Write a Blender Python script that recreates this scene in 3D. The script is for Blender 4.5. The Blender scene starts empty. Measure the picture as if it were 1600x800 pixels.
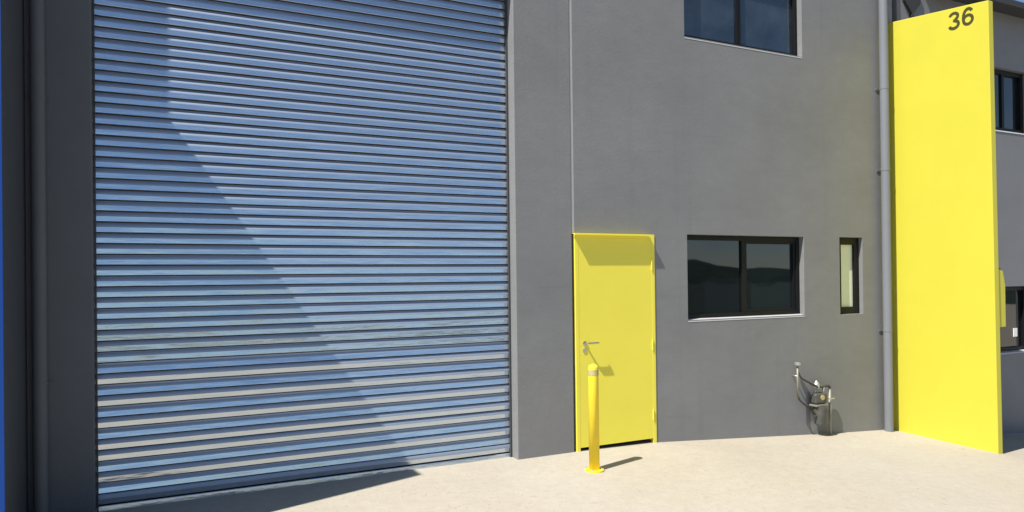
import bpy, bmesh, math, random
from mathutils import Vector, Matrix, noise
random.seed(7)
S = bpy.context.scene
COL = S.collection

# ------------------------------------------------------------------ helpers
def link(o): COL.objects.link(o); return o
def tag(o, label=None, cat=None, group=None, kind=None):
    if label: o['label'] = label
    if cat: o['category'] = cat
    if group: o['group'] = group
    if kind: o['kind'] = kind
    return o
def empty(name, loc, label, cat, group=None):
    o = bpy.data.objects.new(name, None); o.location = loc; o.empty_display_size = .2
    link(o); bpy.context.view_layer.update()
    return tag(o, label, cat, group)
def obj(name, bm, mat, parent=None, smooth=False, bevel=0):
    me = bpy.data.meshes.new(name)
    bmesh.ops.recalc_face_normals(bm, faces=bm.faces[:])
    if parent is not None:                      # geometry is written in world space
        loc = parent.location.copy(); q = parent.parent
        while q is not None: loc += q.location; q = q.parent
        bmesh.ops.translate(bm, verts=bm.verts[:], vec=-loc)
    bm.to_mesh(me); bm.free()
    me.materials.append(mat)
    if smooth:
        for p in me.polygons: p.use_smooth = len(p.vertices) == 4     # end caps stay flat
    o = bpy.data.objects.new(name, me); link(o)
    if parent is not None: o.parent = parent
    if bevel:
        m = o.modifiers.new('edge', 'BEVEL'); m.width = bevel; m.segments = 2
        m.limit_method = 'ANGLE'; m.angle_limit = math.radians(40)
    return o
def box(bm, x0, x1, y0, y1, z0, z1):
    v = [bm.verts.new((x, y, z)) for z in (z0, z1) for x, y in ((x0, y0), (x1, y0), (x1, y1), (x0, y1))]
    for f in ((0,3,2,1), (4,5,6,7), (0,1,5,4), (1,2,6,5), (2,3,7,6), (3,0,4,7)):
        bm.faces.new([v[i] for i in f])
def boxes(*bs):
    bm = bmesh.new()
    for b in bs: box(bm, *b)
    return bm
def prism(bm, pts, axis, a, b):
    """extrude a polygon; axis 'x': pts are (y,z); 'y': pts are (x,z)"""
    def P(p, t): return (t, p[0], p[1]) if axis == 'x' else (p[0], t, p[1])
    A = [bm.verts.new(P(p, a)) for p in pts]; B = [bm.verts.new(P(p, b)) for p in pts]
    bm.faces.new(A); bm.faces.new(B[::-1]); n = len(pts)
    for i in range(n): bm.faces.new((A[i], A[(i+1) % n], B[(i+1) % n], B[i]))
def tube(bm, pts, r, seg=16, caps=True):
    pts = [Vector(p) for p in pts]; rings = []
    rs = r if isinstance(r, (list, tuple)) else [r]*len(pts)
    up = None
    for i, p in enumerate(pts):
        d = (pts[min(i+1, len(pts)-1)] - pts[max(i-1, 0)]).normalized()
        if up is None: up = Vector((0,0,1)) if abs(d.z) < .9 else Vector((1,0,0))
        s = d.cross(up).normalized(); u = s.cross(d).normalized(); up = u
        rings.append([bm.verts.new(p + rs[i]*(math.cos(t)*s + math.sin(t)*u)) for t in [2*math.pi*k/seg for k in range(seg)]])
    for a, b in zip(rings, rings[1:]):
        for k in range(seg): bm.faces.new((a[k], a[(k+1) % seg], b[(k+1) % seg], b[k]))
    if caps: bm.faces.new(rings[0][::-1]); bm.faces.new(rings[-1])
def bend(p, q, s, r=.04, n=5):
    """rounded corner p-q-s"""
    p, q, s = Vector(p), Vector(q), Vector(s)
    a = q + (p-q).normalized()*r; b = q + (s-q).normalized()*r
    return [tuple((1-t)**2*a + 2*t*(1-t)*q + t*t*b) for t in [i/n for i in range(n+1)]]
def lathe(bm, c, prof, seg=28):
    rings = [[bm.verts.new((c[0]+r*math.cos(2*math.pi*k/seg), c[1]+r*math.sin(2*math.pi*k/seg), c[2]+z)) for k in range(seg)] for r, z in prof]
    for a, b in zip(rings, rings[1:]):
        for k in range(seg): bm.faces.new((a[k], a[(k+1) % seg], b[(k+1) % seg], b[k]))
    bm.faces.new(rings[0][::-1]); bm.faces.new(rings[-1])
def wall_holes(x0, x1, z0, z1, yf, yb, holes):
    """vertical wall slab in the XZ plane with rectangular openings, one clean shell"""
    bm = bmesh.new()
    xs = sorted({x0, x1, *[h[0] for h in holes], *[h[1] for h in holes]})
    zs = sorted({z0, z1, *[h[2] for h in holes], *[h[3] for h in holes]})
    V = {}
    def v(x, y, z):
        k = (round(x, 5), round(y, 5), round(z, 5))
        if k not in V: V[k] = bm.verts.new(k)
        return V[k]
    def solid(i, j):
        if i < 0 or j < 0 or i >= len(xs)-1 or j >= len(zs)-1: return False
        cx, cz = (xs[i]+xs[i+1])/2, (zs[j]+zs[j+1])/2
        return not any(h[0] < cx < h[1] and h[2] < cz < h[3] for h in holes)
    for i in range(len(xs)-1):
        for j in range(len(zs)-1):
            if not solid(i, j): continue
            a, b, c, d = xs[i], xs[i+1], zs[j], zs[j+1]
            bm.faces.new((v(a,yf,c), v(b,yf,c), v(b,yf,d), v(a,yf,d)))
            bm.faces.new((v(a,yb,c), v(a,yb,d), v(b,yb,d), v(b,yb,c)))
            if not solid(i-1, j): bm.faces.new((v(a,yf,c), v(a,yf,d), v(a,yb,d), v(a,yb,c)))
            if not solid(i+1, j): bm.faces.new((v(b,yf,c), v(b,yb,c), v(b,yb,d), v(b,yf,d)))
            if not solid(i, j-1): bm.faces.new((v(a,yf,c), v(a,yb,c), v(b,yb,c), v(b,yf,c)))
            if not solid(i, j+1): bm.faces.new((v(a,yf,d), v(b,yf,d), v(b,yb,d), v(a,yb,d)))
    return bm

# ------------------------------------------------------------------ materials
def mat(name, base, rough=.6, metal=0, spec=.5, noise_amp=0, noise_scale=6, stretch=(1,1,1), bump=0, bump_scale=120,
        stains=0, stain_scale=1.5, stain_stretch=(1,1,1), rough_var=0, tint=None):
    m = bpy.data.materials.new(name); m.use_nodes = True
    nt = m.node_tree; N = nt.nodes; L = nt.links
    bs = N['Principled BSDF']
    bs.inputs['Roughness'].default_value = rough; bs.inputs['Metallic'].default_value = metal
    bs.inputs['Specular IOR Level'].default_value = spec
    bs.inputs['Base Color'].default_value = (*base, 1)
    tc = N.new('ShaderNodeNewGeometry')
    def nz(scale, st, detail=6, r=.6):
        mp = N.new('ShaderNodeMapping'); mp.inputs['Scale'].default_value = st
        L.new(tc.outputs['Position'], mp.inputs['Vector'])
        n = N.new('ShaderNodeTexNoise'); n.inputs['Scale'].default_value = scale
        n.inputs['Detail'].default_value = detail; n.inputs['Roughness'].default_value = r
        L.new(mp.outputs[0], n.inputs['Vector']); return n.outputs['Fac']
    cur = None
    def mul(fac, amp, lo=.3, hi=.7):
        nonlocal cur
        mr = N.new('ShaderNodeMapRange'); mr.inputs[1].default_value = lo; mr.inputs[2].default_value = hi
        mr.inputs[3].default_value = 1-amp; mr.inputs[4].default_value = 1+amp
        L.new(fac, mr.inputs[0])
        mx = N.new('ShaderNodeMix'); mx.data_type = 'RGBA'; mx.blend_type = 'MULTIPLY'; mx.inputs[0].default_value = 1
        if cur is None: mx.inputs[6].default_value = (*base, 1)
        else: L.new(cur, mx.inputs[6])
        L.new(mr.outputs[0], mx.inputs[7]); cur = mx.outputs[2]
    if tint:
        f = nz(tint[1], (1,1,1), 4)
        mx = N.new('ShaderNodeMix'); mx.data_type = 'RGBA'
        mr = N.new('ShaderNodeMapRange'); mr.inputs[1].default_value = .4; mr.inputs[2].default_value = .65
        L.new(f, mr.inputs[0]); L.new(mr.outputs[0], mx.inputs[0])
        mx.inputs[6].default_value = (*base, 1); mx.inputs[7].default_value = (*tint[0], 1); cur = mx.outputs[2]
    if noise_amp: mul(nz(noise_scale, stretch), noise_amp)
    if stains: mul(nz(stain_scale, stain_stretch, 8, .65), stains)
    if cur is not None: L.new(cur, bs.inputs['Base Color'])
    if rough_var:
        mr = N.new('ShaderNodeMapRange'); mr.inputs[3].default_value = rough-rough_var; mr.inputs[4].default_value = rough+rough_var
        L.new(nz(noise_scale*1.7, stretch), mr.inputs[0]); L.new(mr.outputs[0], bs.inputs['Roughness'])
    if bump:
        b = N.new('ShaderNodeBump'); b.inputs['Strength'].default_value = 1; b.inputs['Distance'].default_value = bump
        L.new(nz(bump_scale, (1,1,1), 4), b.inputs['Height']); L.new(b.outputs[0], bs.inputs['Normal'])
    return m

M = {}
M['wall'] = mat('grey_painted_precast', (.206,.209,.213), .55, spec=.3, noise_amp=.035, noise_scale=7, stretch=(.7,1,1.4),
                stains=.085, stain_scale=.8, stain_stretch=(.8,1,1.1), bump=.0016, bump_scale=38, rough_var=.08)
nt = M['wall'].node_tree; bs = nt.nodes['Principled BSDF']; N, L = nt.nodes, nt.links
src = bs.inputs['Base Color'].links[0].from_socket
def darken(fac, lo, hi, a, b):
    global src
    mr = N.new('ShaderNodeMapRange'); mr.inputs[1].default_value = lo; mr.inputs[2].default_value = hi; mr.inputs[3].default_value = a; mr.inputs[4].default_value = b
    L.new(fac, mr.inputs[0]); mx = N.new('ShaderNodeMix'); mx.data_type = 'RGBA'; mx.blend_type = 'MULTIPLY'; mx.inputs[0].default_value = 1
    L.new(src, mx.inputs[6]); L.new(mr.outputs[0], mx.inputs[7]); src = mx.outputs[2]
g = N.new('ShaderNodeNewGeometry')
for sc, st, lo, hi, v in ((70, (1,1,1), .68, .74, .86), (16, (1,1,1.5), .70, .76, 1.10), (3.2, (2.6,1,.10), .58, .80, .93), (2.4, (.5,1,5), .62, .78, .93)):
    mp = N.new('ShaderNodeMapping'); mp.inputs['Scale'].default_value = st; L.new(g.outputs['Position'], mp.inputs['Vector'])
    n = N.new('ShaderNodeTexNoise'); n.inputs['Scale'].default_value = sc; n.inputs['Detail'].default_value = 5; L.new(mp.outputs[0], n.inputs['Vector'])
    darken(n.outputs['Fac'], lo, hi, 1, v)
L.new(src, bs.inputs['Base Color'])
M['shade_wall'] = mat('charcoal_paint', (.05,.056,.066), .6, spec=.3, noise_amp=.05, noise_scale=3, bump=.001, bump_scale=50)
M['shaded_grey'] = mat('shade_darkened_grey_paint', (.098,.107,.122), .6, spec=.3, noise_amp=.05, noise_scale=3, bump=.001, bump_scale=50)  # wall grey darkened so the colour carries the shade on pier and pipe
M['next_wall'] = mat('mid_grey_paint', (.185,.19,.205), .6, spec=.3, noise_amp=.05, noise_scale=3, bump=.001, bump_scale=50)
M['sill'] = mat('pale_grey_sill', (.42,.43,.44), .6, noise_amp=.06, noise_scale=9)
M['sealant'] = mat('pale_joint_sealant', (.37,.37,.38), .7, noise_amp=.05, noise_scale=9)
M['yellow'] = mat('yellow_wall_paint', (.56,.512,.05), .5, spec=.35, noise_amp=.018, noise_scale=2.2, stains=.02, stain_scale=1.2,
                  stain_stretch=(1,1,.3), bump=.0008, bump_scale=45)
M['door'] = mat('yellow_door_enamel', (.83,.735,.08), .42, spec=.4, noise_amp=.02, noise_scale=3, bump=.0003, bump_scale=60)
M['bollard'] = mat('golden_yellow_powder_coat', (.88,.65,.03), .55, spec=.5, noise_amp=.04, noise_scale=12)
M['blue'] = mat('blue_wall_paint', (.006,.06,.31), .5, spec=.3, noise_amp=.03, noise_scale=3)
M['black'] = mat('black_aluminium', (.006,.0065,.007), .5, spec=.25, noise_amp=.1, noise_scale=20)
M['dark'] = mat('dark_recess', (.02,.02,.022), .8)
M['pipe'] = mat('grey_painted_downpipe', (.175,.187,.208), .62, spec=.3, noise_amp=.05, noise_scale=5, stretch=(1,1,.3))
M['galv'] = mat('galvanised_steel', (.55,.56,.56), .38, metal=.8, noise_amp=.15, noise_scale=25)
M['metersteel'] = mat('grey_meter_enamel', (.075,.078,.07), .5, noise_amp=.25, noise_scale=14)
M['oldpipe'] = mat('weathered_pipe', (.27,.26,.21), .55, metal=.2, noise_amp=.15, noise_scale=18)
M['rubber'] = mat('dark_rubber_hose', (.045,.047,.042), .6, noise_amp=.1, noise_scale=20)
M['chrome'] = mat('satin_chrome', (.62,.60,.56), .25, metal=1)
M['tape'] = mat('grey_reflective_tape', (.45,.39,.17), .55, noise_amp=.1, noise_scale=30)
M['ink'] = mat('dark_olive_numeral_paint', (.05,.043,.008), .6)
M['white'] = mat('white_sticker', (.8,.8,.8), .5)
M['frost'] = mat('pale_frosted_glass', (.70,.75,.58), .3, spec=.5, noise_amp=.04, noise_scale=5)
M['soffit'] = mat('dark_eave_sheet', (.035,.037,.04), .6)
M['concrete'] = mat('warm_concrete', (.388,.35,.283), .85, spec=.2, noise_amp=.025, noise_scale=.9, stains=.06, stain_scale=13,
                    bump=.0015, bump_scale=60, tint=((.388,.356,.297), .45))
nt = M['concrete'].node_tree; bs = nt.nodes['Principled BSDF']
src = bs.inputs['Base Color'].links[0].from_socket
for sc, lo, hi, dark in ((48, .60, .72, .74), (.55, .58, .8, .94), (9, .68, .76, .86)):   # grit, broad tyre-worn patches, small spots
    g = nt.nodes.new('ShaderNodeNewGeometry'); n = nt.nodes.new('ShaderNodeTexNoise'); n.inputs['Scale'].default_value = sc; n.inputs['Detail'].default_value = 5
    nt.links.new(g.outputs['Position'], n.inputs['Vector'])
    mr = nt.nodes.new('ShaderNodeMapRange'); mr.inputs[1].default_value = lo; mr.inputs[2].default_value = hi; mr.inputs[3].default_value = 1; mr.inputs[4].default_value = dark
    nt.links.new(n.outputs['Fac'], mr.inputs[0])
    mx = nt.nodes.new('ShaderNodeMix'); mx.data_type = 'RGBA'; mx.blend_type = 'MULTIPLY'; mx.inputs[0].default_value = 1
    nt.links.new(src, mx.inputs[6]); nt.links.new(mr.outputs[0], mx.inputs[7]); src = mx.outputs[2]
nt.links.new(src, bs.inputs['Base Color'])
M['field'] = mat('dark_grass_field', (.036,.046,.034), .95, spec=.1, noise_amp=.3, noise_scale=.3)
M['hill'] = mat('dark_tree_cover', (.018,.028,.016), .9, spec=.1, noise_amp=.5, noise_scale=.12)

def glass(name, base, ior, rough=.02):
    m = mat(name, base, rough, spec=.5); b = m.node_tree.nodes['Principled BSDF']
    b.inputs['IOR'].default_value = ior
    N, L = m.node_tree.nodes, m.node_tree.links                 # faint ripple, as in float glass
    g = N.new('ShaderNodeNewGeometry'); n = N.new('ShaderNodeTexNoise'); n.inputs['Scale'].default_value = 1.6; n.inputs['Detail'].default_value = 1
    L.new(g.outputs['Position'], n.inputs['Vector'])
    bp = N.new('ShaderNodeBump'); bp.inputs['Distance'].default_value = .004; bp.inputs['Strength'].default_value = 1
    L.new(n.outputs['Fac'], bp.inputs['Height']); L.new(bp.outputs[0], b.inputs['Normal'])
    return m
M['glass'] = glass('tinted_dark_glass', (.006,.009,.012), 1.8)
M['glass_pale'] = glass('dark_glass_painted_reflection', (.012,.018,.021), 1.8)  # lighter base stands in for the reflection in the right pane

M['glass_sky'] = glass('glass_painted_sky', (.026,.042,.062), 1.9)
nt = M['glass_sky'].node_tree                       # uneven cloudy sky reflection painted into the base colour
n = nt.nodes.new('ShaderNodeTexNoise'); n.inputs['Scale'].default_value = 2.3; n.inputs['Detail'].default_value = 6
g = nt.nodes.new('ShaderNodeNewGeometry'); nt.links.new(g.outputs['Position'], n.inputs['Vector'])
cr = nt.nodes.new('ShaderNodeValToRGB'); e = cr.color_ramp.elements
e[0].position = .35; e[0].color = (.012,.021,.034,1); e[1].position = .68; e[1].color = (.044,.062,.082,1)
nt.links.new(n.outputs['Fac'], cr.inputs[0]); nt.links.new(cr.outputs[0], nt.nodes['Principled BSDF'].inputs['Base Color'])

def slat_metal():
    m = bpy.data.materials.new('zincalume_steel'); m.use_nodes = True
    N, L = m.node_tree.nodes, m.node_tree.links
    b = N['Principled BSDF']; b.inputs['Metallic'].default_value = 1
    g = N.new('ShaderNodeNewGeometry'); mp = N.new('ShaderNodeMapping'); mp.inputs['Scale'].default_value = (1.2, 1, 14)
    L.new(g.outputs['Position'], mp.inputs['Vector'])
    n = N.new('ShaderNodeTexNoise'); n.inputs['Scale'].default_value = 4; n.inputs['Detail'].default_value = 7
    L.new(mp.outputs[0], n.inputs['Vector'])
    cr = N.new('ShaderNodeValToRGB'); e = cr.color_ramp.elements
    e[0].position = .3; e[0].color = (.70,.78,.86,1); e[1].position = .7; e[1].color = (.84,.91,.97,1)
    L.new(n.outputs['Fac'], cr.inputs[0]); L.new(cr.outputs[0], b.inputs['Base Color'])
    mr = N.new('ShaderNodeMapRange'); mr.inputs[3].default_value = .09; mr.inputs[4].default_value = .20
    L.new(n.outputs['Fac'], mr.inputs[0]); L.new(mr.outputs[0], b.inputs['Roughness'])
    n2 = N.new('ShaderNodeTexNoise'); n2.inputs['Scale'].default_value = 2.2; n2.inputs['Detail'].default_value = 3
    mp2 = N.new('ShaderNodeMapping'); mp2.inputs['Scale'].default_value = (1, 1, 5)
    L.new(g.outputs['Position'], mp2.inputs['Vector']); L.new(mp2.outputs[0], n2.inputs['Vector'])
    bp = N.new('ShaderNodeBump'); bp.inputs['Distance'].default_value = .0035; bp.inputs['Strength'].default_value = 1
    L.new(n2.outputs['Fac'], bp.inputs['Height']); L.new(bp.outputs[0], b.inputs['Normal'])
    d = N.new('ShaderNodeBsdfDiffuse'); d.inputs[0].default_value = (.21,.27,.36,1)      # oxidised, matt share of the zinc coat
    mx = N.new('ShaderNodeMixShader'); mx.inputs[0].default_value = .34
    L.new(b.outputs[0], mx.inputs[1]); L.new(d.outputs[0], mx.inputs[2]); L.new(mx.outputs[0], N['Material Output'].inputs[0])
    return m
M['slat'] = slat_metal()
def ledge_metal():
    m = bpy.data.materials.new('shade_toned_zinc_ledge'); m.use_nodes = True
    N, L = m.node_tree.nodes, m.node_tree.links
    b = N['Principled BSDF']; b.inputs['Metallic'].default_value = 1; b.inputs['Roughness'].default_value = .68
    b.inputs['Base Color'].default_value = (.45,.53,.65,1)  # darker than the slat face, painting in each slat's shaded band
    d = N.new('ShaderNodeBsdfDiffuse'); d.inputs[0].default_value = (.11,.14,.19,1)
    mx = N.new('ShaderNodeMixShader'); mx.inputs[0].default_value = .28
    L.new(b.outputs[0], mx.inputs[1]); L.new(d.outputs[0], mx.inputs[2]); L.new(mx.outputs[0], N['Material Output'].inputs[0])
    return m
M['ledge'] = ledge_metal()
M['seam'] = mat('dark_seam', (.045,.047,.05), .7)

# ------------------------------------------------------------------ ground
GX = [(-900,.065), (3.7,.065), (4.6,.052), (7.19,-.127), (8.19,-.184), (8.46,-.22), (10.8,-.5), (14,-.8), (900,-.8)]
def gz(x, y):
    for (a, za), (b, zb) in zip(GX, GX[1:]):
        if a <= x <= b: z = za + (zb-za)*(x-a)/(b-a); break
    if y < -.18: z += .03*(max(y, -15)+.18)
    return z
bm = bmesh.new()
xs = [-900,-300,-100,-40,-20,-10,-6,-4,-3,-2,-1,0,1,2,3,3.7,4.0,4.3,4.6,5.2,5.8,6.4,7.19,7.7,8.19,8.46,9,9.6,10.2,10.8,11.5,12.5,14,20,40,100,300,900]
ys = [-900,-300,-100,-50,-25,-15,-12,-10,-8,-7,-6,-5,-4,-3.5,-3,-2.5,-2,-1.6,-1.2,-.8,-.4,-.18,.1,1,4,12,40,100,300,900]
G = [[bm.verts.new((x, y, gz(x, y))) for x in xs] for y in ys]
for j in range(len(ys)-1):
    for i in range(len(xs)-1):
        bm.faces.new((G[j][i], G[j][i+1], G[j+1][i+1], G[j+1][i]))
tag(obj('driveway', bm, M['concrete'], smooth=True), kind='structure')

bm = bmesh.new()
q = [(-850,-850),(-850,-34),(3.7,-34),(3.7,-850)], [(14,-850),(14,-34),(850,-34),(850,-850)], [(3.7,-850),(3.7,-34),(14,-34),(14,-850)]
for f4 in q: bm.faces.new([bm.verts.new((x, y, gz(x, y)+.006)) for x, y in f4])
tag(obj('field', bm, M['field']), kind='structure')

# tree-covered hills across the road (behind the camera, mirrored in the glass)
bm = bmesh.new(); rows = []
for k in range(121):
    a = math.radians(180 + 180*k/120)                # half circle on the street side
    d = 260 + 25*noise.noise(Vector((k*.08, 0, 3)))
    h = 8.5 + 4.5*noise.noise(Vector((k*.11, 5, 0))) + 1.6*noise.noise(Vector((k*.9, 1, 0))) + 5*max(0, -math.cos(a+.35))
    c, s = math.cos(a), math.sin(a)
    rows.append([bm.verts.new((c*(d+t*45), s*(d+t*45), -3 + h*q)) for t, q in ((0,0), (.12,.45), (.5,.85), (1,1), (2.2,.9), (4,0))])
for a, b in zip(rows, rows[1:]):
    for i in range(5): bm.faces.new((a[i], b[i], b[i+1], a[i+1]))
tag(obj('hills', bm, M['hill']), kind='structure')

# ------------------------------------------------------------------ warehouse unit
F = -.18                                            # front face of the walls
W = empty('warehouse', (3.5, F, .06), 'grey warehouse unit with ribbed metal roller door and yellow entry door', 'building')
SH = (-.348, 3.045, -.9, 4.56)                       # roller-door opening
UW = (5.06, 6.785, 4.262, 5.36); LW = (5.062, 6.77, 1.282, 2.181); NW = (7.365, 7.765, 1.266, 2.187)
DR = (3.678, 4.632, -.9, 2.172)
obj('wall', wall_holes(-.348, 3.653, -.9, 7.2, F, .22, [(-.348, SH[1], SH[2], SH[3])]), M['wall'], W, bevel=.007)
obj('wall', boxes((-9, -.350, F-.002, .22, -.9, 7.2)), M['shaded_grey'], W, bevel=.007)
obj('wall', wall_holes(3.678, 8.375, -.9, 7.2, F, .22, [UW, LW, NW, (DR[0], DR[1], DR[2], DR[3])]), M['wall'], W, bevel=.005)
obj('joint_sealant', boxes((3.653, 3.678, F+.0045, .2, 2.175, 7.15)), M['sealant'], W)
obj('shadow_gap', boxes((3.653, 3.678, F+.02, .2, -.5, 2.174)), M['seam'], W)
obj('side_wall', boxes((-9, -8.8, .22, 12, -.9, 7.2), (8.175, 8.375, .22, 12, -.9, 7.2), (-8.8, 8.175, 11.8, 12, -.9, 7.2)), M['wall'], W)
obj('roof', boxes((-8.8, 8.175, .22, 11.8, 6.9, 7.05)), M['soffit'], W)
obj('interior_lining', boxes((-8.8, 8.175, 1.4, 1.5, -.5, 6.9)), M['dark'], W)

# roller door: a steel curtain of curved slats
p = .08; ZB = .109; YC = F+.145                     # curtain plane
bm = bmesh.new(); x0, x1 = -.40, 3.085
prof = []                                           # (y, z, seam?) the flag belongs to the strip that starts there
nrow = 58
for k in range(nrow):
    z = ZB + k*p; row = 46-k
    if row >= 34: t = (.1 if row in (35,37,39,41,42,44) else 9.5) + random.uniform(-.5,.5)
    else: t = 3.2 + random.uniform(-.9,.9)
    if row in (44, 46): t = -1.2 if row == 44 else -7
    t = math.radians(t); y = YC-.009
    prof += [(YC+.014, z-.002, 1), (YC+.012, z+.0055, 1), (y+.0015, z+.006, 0), (y, z+.0075, 0)]
    zz = z+.0085; prof.append((y, zz, 0))
    zt = z+.043; y += math.tan(t)*(zt-zz); prof.append((y, zt, 2))
    for i in range(6):
        a = t + math.radians(6+28*(i/5))
        y += math.tan(a)*.0057; zt += .0057; prof.append((min(y, YC+.006), zt, 2))
A = [(bm.verts.new((x0, y, z)), bm.verts.new((x1, y, z)), s) for y, z, s in prof]
for a, b in zip(A, A[1:]):
    bm.faces.new((a[0], a[1], b[1], b[0])).material_index = a[2]
RD = obj('roller_door', bm, M['slat'], W); RD.data.materials.append(M['seam']); RD.data.materials.append(M['ledge'])
RD['label'] = 'ribbed silver steel roller door curtain'
bm = bmesh.new()
prism(bm, [(YC-.012,.052), (YC-.016,.056), (YC-.0115,.097), (YC-.008,.101), (YC+.012,.102), (YC+.012,.05)], 'x', -.36, 3.055)
obj('bottom_rail', bm, M['slat'], RD)
for xx in (.55, 1.75):
    obj('lock_bracket', boxes((xx, xx+.05, YC-.020, YC-.012, .064, .084)), M['galv'], RD)
obj('guide_rail', boxes((-.42, -.365, YC-.02, YC+.05, .0, 4.75)), M['galv'], RD)
obj('guide_rail', boxes((3.062, 3.12, YC-.02, YC+.05, .0, 4.75)), M['galv'], RD)
for g0, g1 in ((3.028, 3.0435), (-.346, -.335)): obj('guide_brush', boxes((g0, g1, YC-.03, YC+.03, .0, 4.5)), M['seam'], RD)
obj('backing', boxes((-.41, 3.11, .06, .07, -.4, 4.8)), M['dark'], W)

# entry door
fy = F-.008
D = obj('door', boxes((3.7206, 4.5894, F-.0068, F+.042, .098, 2.1254)), M['door'], W, bevel=.0012)
D['label'] = 'yellow entry door with a lever handle'
obj('door_frame', boxes((3.680, 3.720, fy, F+.1, -.2, 2.126), (4.590, 4.630, fy, F+.1, -.2, 2.126), (3.680, 4.630, fy, F+.1, 2.126, 2.170)), M['door'], D, bevel=.002)
obj('threshold', boxes((3.721, 4.589, F+.03, F+.1, -.2, .072)), M['dark'], D)
bm = bmesh.new()
prism(bm, [(F-.009, 2.170), (F-.066, 2.164), (F-.066, 2.150), (F-.061, 2.150), (F-.061, 2.158), (F-.009, 2.164)], 'x', 3.648, 4.553)
obj('rain_hood', bm, M['door'], D)
H = bmesh.new()
hx, hz, hy = 3.775, 1.105, F-.0068
tube(H, [(hx, hy, hz), (hx, hy-.012, hz)], .021, 20)
tube(H, [(hx, hy-.01, hz)] + bend((hx, hy-.01, hz), (hx, hy-.058, hz), (hx+.13, hy-.058, hz), .016) + [(hx+.125, hy-.058, hz), (hx+.132, hy-.05, hz)], .0095, 12)
tube(H, [(hx, hy, hz-.07), (hx, hy-.006, hz-.07)], .022, 18)
obj('handle', H, M['chrome'], D, smooth=False)
for z in (.34, 1.05, 1.86):
    bm = bmesh.new(); tube(bm, [(4.588, fy-.006, z-.05), (4.588, fy-.006, z+.05)], .0055, 10)
    obj('hinge', bm, M['door'], D)

# windows
def window(o, parent, mats, split=.5, fw=.055, rec=.065, sill=True, extra=0, sash=.0):
    x0, x1, z0, z1 = o; yf = F+rec
    fr = obj('window', boxes((x0+.002, x0+fw, yf, yf+.07, z0+.002, z1-.002), (x1-fw, x1-.002, yf, yf+.07, z0+.002, z1-.002),
             (x0+fw, x1-fw, yf, yf+.07, z0+.002, z0+fw), (x0+fw, x1-fw, yf, yf+.07, z1-fw-extra, z1-.002)), M['black'], parent, bevel=.003)
    if split:
        xm = x0+(x1-x0)*split
        obj('mullion', boxes((xm-.028, xm+.028, yf+.008, yf+.06, z0+fw, z1-fw-extra)), M['black'], fr)
        if sash:                                    # the sliding leaf has its own rails
            obj('sash', boxes((xm+.028, xm+.05, yf+.014, yf+.055, z0+fw, z1-fw-extra), (x1-fw-sash, x1-fw, yf+.014, yf+.055, z0+fw, z1-fw-extra),
                              (xm+.05, x1-fw-sash, yf+.014, yf+.055, z0+fw, z0+fw+.03), (xm+.05, x1-fw-sash, yf+.014, yf+.055, z1-fw-extra-.03, z1-fw-extra)), M['black'], fr)
        obj('pane', boxes((x0+fw, xm-.028, yf+.03, yf+.036, z0+fw, z1-fw-extra)), mats[0], fr)
        obj('pane', boxes((xm+.028, x1-fw, yf+.04, yf+.046, z0+fw, z1-fw-extra)), mats[1], fr)
    else:
        obj('pane', boxes((x0+fw, x1-fw, yf+.03, yf+.036, z0+fw, z1-fw-extra)), mats[0], fr)
    if sill:
        bm = bmesh.new()
        prism(bm, [(F-.0025, z0-.018), (F+.004, z0-.002), (F+rec, z0+.010), (F+rec, z0-.02), (F-.0025, z0-.02)], 'x', x0+.003, x1-.003)
        obj('sill', bm, M['sill'], fr)
    return fr
window(UW, W, (M['glass_sky'], M['glass_sky']), .48, fw=.045)['label'] = 'upper two-pane window with a black frame'
window(LW, W, (M['glass'], M['glass_pale']), .50, fw=.052, sash=.035)['label'] = 'lower sliding window with a black frame'
window(NW, W, (M['frost'],), 0, fw=.085, rec=.05, sill=False)['label'] = 'narrow frosted window with a black frame'

# downpipes
def downpipe(x, y, r, z0, z1, m):
    bm = bmesh.new(); tube(bm, [(x, y, z1), (x, y, z1-.01), (x, y, z0+.01), (x, y, z0)], r, 24)
    o = obj('downpipe', bm, m, W, smooth=True)
    for z in (1.05, 3.02, 4.02, 5.6):
        b = bmesh.new(); tube(b, [(x, y, z-.012), (x, y, z+.012)], r+.003, 24)
        box(b, x-.072, x+.072, F-.010, F-.003, z-.012, z+.012)
        obj('bracket', b, m, o)
downpipe(8.105, F-.075, .052, -.22, 6.6, M['pipe'])
downpipe(-.668, F-.065, .045, .0, 6.6, M['shaded_grey'])

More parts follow.
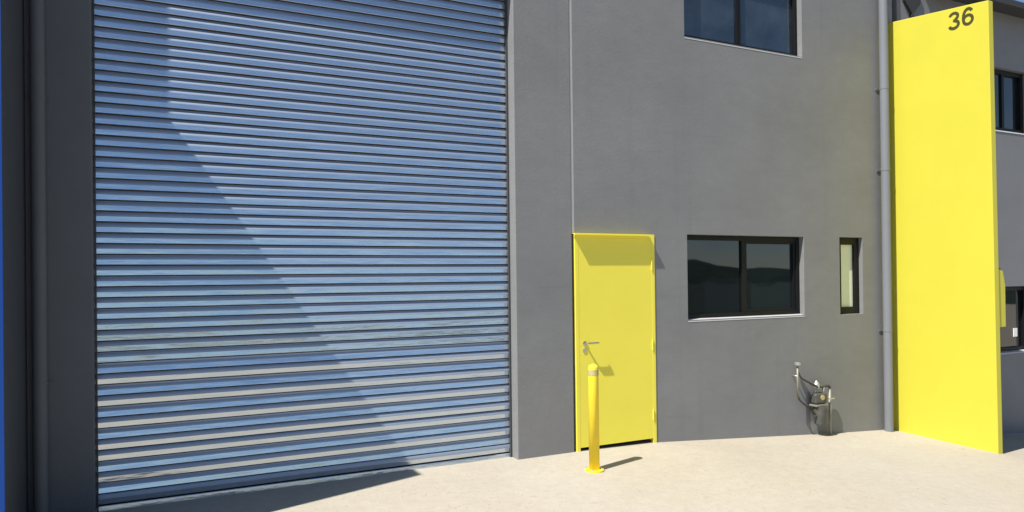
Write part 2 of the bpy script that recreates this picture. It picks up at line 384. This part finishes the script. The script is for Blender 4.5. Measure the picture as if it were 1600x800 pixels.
# ------------------------------------------------------------------ fin walls
Y = empty('fin_wall', (8.33, F, -.2), 'tall bright yellow fin wall standing out from the facade, numbered 36', 'wall')
bm = bmesh.new()
prism(bm, [(F+.0, -.7), (-1.432, -.7), (-1.393, 4.74), (F+.0, 4.875)], 'x', 8.29, 8.375)
obj('fin_panel', bm, M['yellow'], Y, bevel=.006)
def stroke(bm, pts, w, th=.003):
    """a painted numeral stroke: a thin ribbon on the fin's left face; pts are (u, v), u runs towards the street"""
    pts = [Vector(p) for p in pts]; L_, R_ = [], []
    for i, q in enumerate(pts):
        d = (pts[min(i+1, len(pts)-1)] - pts[max(i-1, 0)]).normalized(); n = Vector((-d.y, d.x))*w/2
        L_.append(q+n); R_.append(q-n)
    def V(q, t): return bm.verts.new((8.2898-t, NY-q.x, NZ+q.y))
    top = [(V(a, th), V(b, th)) for a, b in zip(L_, R_)]; bot = [(V(a, 0), V(b, 0)) for a, b in zip(L_, R_)]
    for i in range(len(top)-1):
        bm.faces.new((top[i][0], top[i+1][0], top[i+1][1], top[i][1]))
        for s_ in (0, 1): bm.faces.new((top[i][s_], top[i+1][s_], bot[i+1][s_], bot[i][s_]))
    for e in (0, -1): bm.faces.new((top[e][0], top[e][1], bot[e][1], bot[e][0]))
def arc(cx, cy, rx, ry, a0, a1, n=22):
    return [(cx+rx*math.cos(math.radians(a0+(a1-a0)*i/n)), cy+ry*math.sin(math.radians(a0+(a1-a0)*i/n))) for i in range(n+1)]
NY, NZ, h = -.945, 4.532, .205
w3 = .031
bm = bmesh.new()
stroke(bm, arc(.066, h*.735, .046, h*.185, 168, -70), w3)
stroke(bm, [(.060, h*.535)] + arc(.066, h*.285, .053, h*.205, 70, -165), w3, .0042)
stroke(bm, arc(.226, h*.325, .050, h*.245, 0, 358, 36), w3)
stroke(bm, arc(.228, h*.68, .045, h*.24, 25, 90, 10) + arc(.228, h*.46, .054, h*.46, 90, 195, 20)[1:], w3, .0042)
NUM = obj('house_number', bm, M['ink'], Y)
NUM['label'] = 'dark painted number 36 near the top edge'

B = empty('fin_wall', (-.82, F, .06), 'dark grey fin wall in shade at the far left with a blue front edge', 'wall')
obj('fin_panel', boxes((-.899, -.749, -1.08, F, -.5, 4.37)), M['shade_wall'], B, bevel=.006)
obj('edge_capping', boxes((-.902, -.7505, -1.092, -1.0805, -.5, 4.373)), M['blue'], B)['label'] = 'blue painted front edge'

# ------------------------------------------------------------------ letter box on the far side of the fin
LB = empty('letter_box', (8.42, -1.25, 1.12), 'yellow metal letter box fixed to the far side of the yellow fin', 'letter box')
bm = bmesh.new()
prism(bm, [(8.378, 1.14), (8.525, 1.14), (8.525, 1.60), (8.485, 1.76), (8.378, 1.79)], 'y', -1.395, -1.10)
obj('box_body', bm, M['yellow'], LB, bevel=.004)
bm = bmesh.new()
prism(bm, [(8.530, 1.585), (8.542, 1.59), (8.495, 1.785), (8.378, 1.815), (8.378, 1.797), (8.4865, 1.768)], 'y', -1.385, -1.09)
obj('lid', bm, M['pipe'], LB)

# ------------------------------------------------------------------ neighbouring unit
Nn = empty('neighbouring_unit', (12, F, -.6), 'grey neighbouring unit with a dark gutter, mostly hidden behind the yellow fin wall', 'building')
NU = (9.6, 11.3, 3.725, 4.60); NL = (9.6, 11.3, .63, 1.55)
obj('wall', wall_holes(8.47, 20, -1.5, 5.37, F+.004, .1, [NU, NL]), M['next_wall'], Nn)
obj('side_wall', boxes((19.8, 20, .1, 12, -1.5, 5.4), (8.56, 19.8, 11.8, 12, -1.5, 5.4), (8.56, 8.7, .1, 11.8, -1.5, 5.4)), M['next_wall'], Nn)
obj('interior_lining', boxes((8.7, 19.8, 1.3, 1.4, -1.3, 5.2)), M['dark'], Nn)
obj('roof', boxes((8.60, 20, .102, 12, 5.372, 5.415)), M['soffit'], Nn)
obj('eave', boxes((8.98, 20.2, -.385, .1, 5.375, 5.42)), M['soffit'], Nn, bevel=.004)
obj('gutter', boxes((8.97, 20.2, -.475, -.387, 5.33, 5.413)), M['soffit'], Nn, bevel=.006)
bm = bmesh.new()
prism(bm, [(8.715, 5.02), (8.745, 5.02), (8.745, 5.055), (8.885, 5.20), (8.885, 5.36), (8.575, 5.36), (8.575, 5.20), (8.715, 5.055)], 'y', F-.035, F+.003)
obj('dark_gap_strip', boxes((8.377, 8.468, F+.06, .1, -1.2, 5.4)), M['soffit'], Nn)  # dark-coloured strip standing in for the shadowed recess between the units
obj('rainwater_head', bm, M['soffit'], Nn)
window(NU, Nn, (M['glass'], M['glass']), .72, fw=.06)
nl = window(NL, Nn, (M['glass'], M['glass']), .5, fw=.06)
obj('sticker', boxes((11.03, 11.12, F+.09, F+.099, .83, .95)), M['white'], nl)

# ------------------------------------------------------------------ bollard
bx, by = 3.49, -.78; bz = gz(bx, by)
BO = empty('bollard', (bx, by, bz), 'slim golden yellow bollard with domed top in front of the yellow door', 'bollard')
bm = bmesh.new(); R = .046
lathe(bm, (bx, by, bz), [(R, .008), (R, .90)] + [(R*math.cos(a), .90+.034*math.sin(a)) for a in [math.radians(d) for d in (12,26,40,54,68,80)]] + [(.004, .9345)])
obj('post', bm, M['bollard'], BO, smooth=True)
bm = bmesh.new(); lathe(bm, (bx, by, bz), [(R+.0015, .835), (R+.0015, .885)]); obj('reflective_band', bm, M['tape'], BO)
bm = bmesh.new(); lathe(bm, (bx, by, bz), [(.085, -.02), (.085, .010), (.080, .014), (R+.002, .014)], 32)
obj('base_plate', bm, M['bollard'], BO)
for k in range(4):
    a = math.pi/4 + k*math.pi/2; c = (bx+.068*math.cos(a), by+.068*math.sin(a), bz+.013)
    bm = bmesh.new(); lathe(bm, c, [(.009, 0), (.009, .009), (.004, .010), (.004, .016)], 6); obj('bolt', bm, M['galv'], BO)

# ------------------------------------------------------------------ gas meter set on the wall
GM = empty('gas_meter', (6.9, F, -.1), 'small gas meter with bare pipes mounted low on the grey wall', 'meter')
yy = F-.10
def pipe(name, pts, r, m): 
    bm = bmesh.new(); tube(bm, pts, r, 14); return obj(name, bm, m, GM, smooth=True)
yy = F-.075
bm = bmesh.new(); lathe(bm, (6.56, yy, .715), [(.014, 0), (.036, .010), (.036, .032), (.014, .044)], 16); obj('vent_cap', bm, M['galv'], GM)
pipe('vent_pipe', [(6.56, yy, .725), (6.56, yy, .36)], .011, M['oldpipe'])
pipe('wall_tie', [(6.56, F, .60), (6.56, yy, .60)], .008, M['galv'])
pipe('hose', bend((6.56, yy, .70), (6.575, yy-.01, .60), (6.72, yy-.03, .485), .05) + [(6.84, yy-.03, .455)], .011, M['rubber'])
pipe('hose', bend((6.56, yy, .42), (6.565, yy, .345), (6.76, yy-.03, .175), .05) + [(6.80, yy-.03, .15)], .011, M['rubber'])
pipe('riser_pipe', [(7.075, yy, -.2), (7.075, yy, .41)], .016, M['oldpipe'])
pipe('outlet_pipe', bend((7.075, yy, .3), (7.075, yy, .455), (6.9, yy, .455), .03) + [(6.88, yy, .455)], .015, M['rubber'])
bm = bmesh.new(); lathe(bm, (6.86, yy, .44), [(.028, 0), (.034, .01), (.034, .05), (.02, .07), (.012, .085)], 18); obj('regulator', bm, M['galv'], GM)
pipe('inlet_pipe', [(6.86, yy, .45), (6.86, yy, .36)], .014, M['oldpipe'])
pipe('inlet_pipe', [(6.97, yy, .45), (6.97, yy, .36)], .014, M['oldpipe'])
obj('meter_body', boxes((6.80, 6.99, F-.12, F-.03, .265, .385)), M['metersteel'], GM, bevel=.02)
bm = bmesh.new(); tube(bm, [(6.90, F-.121, .335), (6.90, F-.128, .335)], .03, 18); obj('dial', bm, M['tape'], GM)
obj('meter_plate', boxes((6.80, 6.99, F-.128, F-.02, .238, .258)), M['oldpipe'], GM)
bm = bmesh.new(); lathe(bm, (6.90, F-.085, .02), [(.045, 0), (.062, .012), (.075, .10), (.08, .214)], 20); obj('filter_bowl', bm, M['metersteel'], GM)
obj('valve_handle', boxes((7.03, 7.12, yy-.030, yy-.020, .30, .314)), M['galv'], GM)

# ------------------------------------------------------------------ camera
f, yaw, pitch, roll, ch, cd, cy = 1138.59, .46370, .0050, -.0117, 1.7318, 6.1877, 430.65
Fw = Vector((math.sin(yaw)*math.cos(pitch), math.cos(yaw)*math.cos(pitch), math.sin(pitch)))
Rt = Vector((math.cos(yaw), -math.sin(yaw), 0)); Up = Rt.cross(Fw)
R2 = math.cos(roll)*Rt + math.sin(roll)*Up; U2 = -math.sin(roll)*Rt + math.cos(roll)*Up
cam = bpy.data.cameras.new('camera'); co = bpy.data.objects.new('camera', cam); link(co)
mw = Matrix((R2, U2, -Fw)).transposed().to_4x4(); mw.translation = (0, -cd, ch); co.matrix_world = mw
cam.sensor_width = 36; cam.sensor_fit = 'HORIZONTAL'; cam.lens = f*36/1600; cam.shift_y = (cy-400)/1600
cam.clip_end = 3000; cam.clip_start = .05
S.camera = co

# ------------------------------------------------------------------ light
sd = Vector((.66, .20, -1)).normalized()           # the way the sunlight travels
sun = bpy.data.lights.new('sun', 'SUN'); so = bpy.data.objects.new('sun', sun); link(so)
so.rotation_euler = sd.to_track_quat('-Z', 'Y').to_euler(); so.location = (-20, -10, 30)
sun.energy = 5.0; sun.angle = math.radians(.5); sun.color = (1, .95, .87)
w = bpy.data.worlds.new('World'); S.world = w; w.use_nodes = True
N, L = w.node_tree.nodes, w.node_tree.links
bg = N['Background']; sky = N.new('ShaderNodeTexSky'); sky.sky_type = 'NISHITA'; sky.sun_disc = False
sky.sun_elevation = math.asin(-sd.z); sky.sun_rotation = math.atan2(-sd.x, -sd.y)
sky.air_density = 1.0; sky.dust_density = .8; sky.ozone_density = 3; sky.altitude = 1500
L.new(sky.outputs[0], bg.inputs[0]); bg.inputs[1].default_value = .08

S.view_settings.view_transform = 'Standard'; S.view_settings.look = 'None'
S.view_settings.exposure = .64; S.view_settings.gamma = 1; S.view_settings.use_curve_mapping = False
S.cycles.max_bounces = 8; S.cycles.diffuse_bounces = 5; S.cycles.glossy_bounces = 5
S.cycles.use_denoising = True
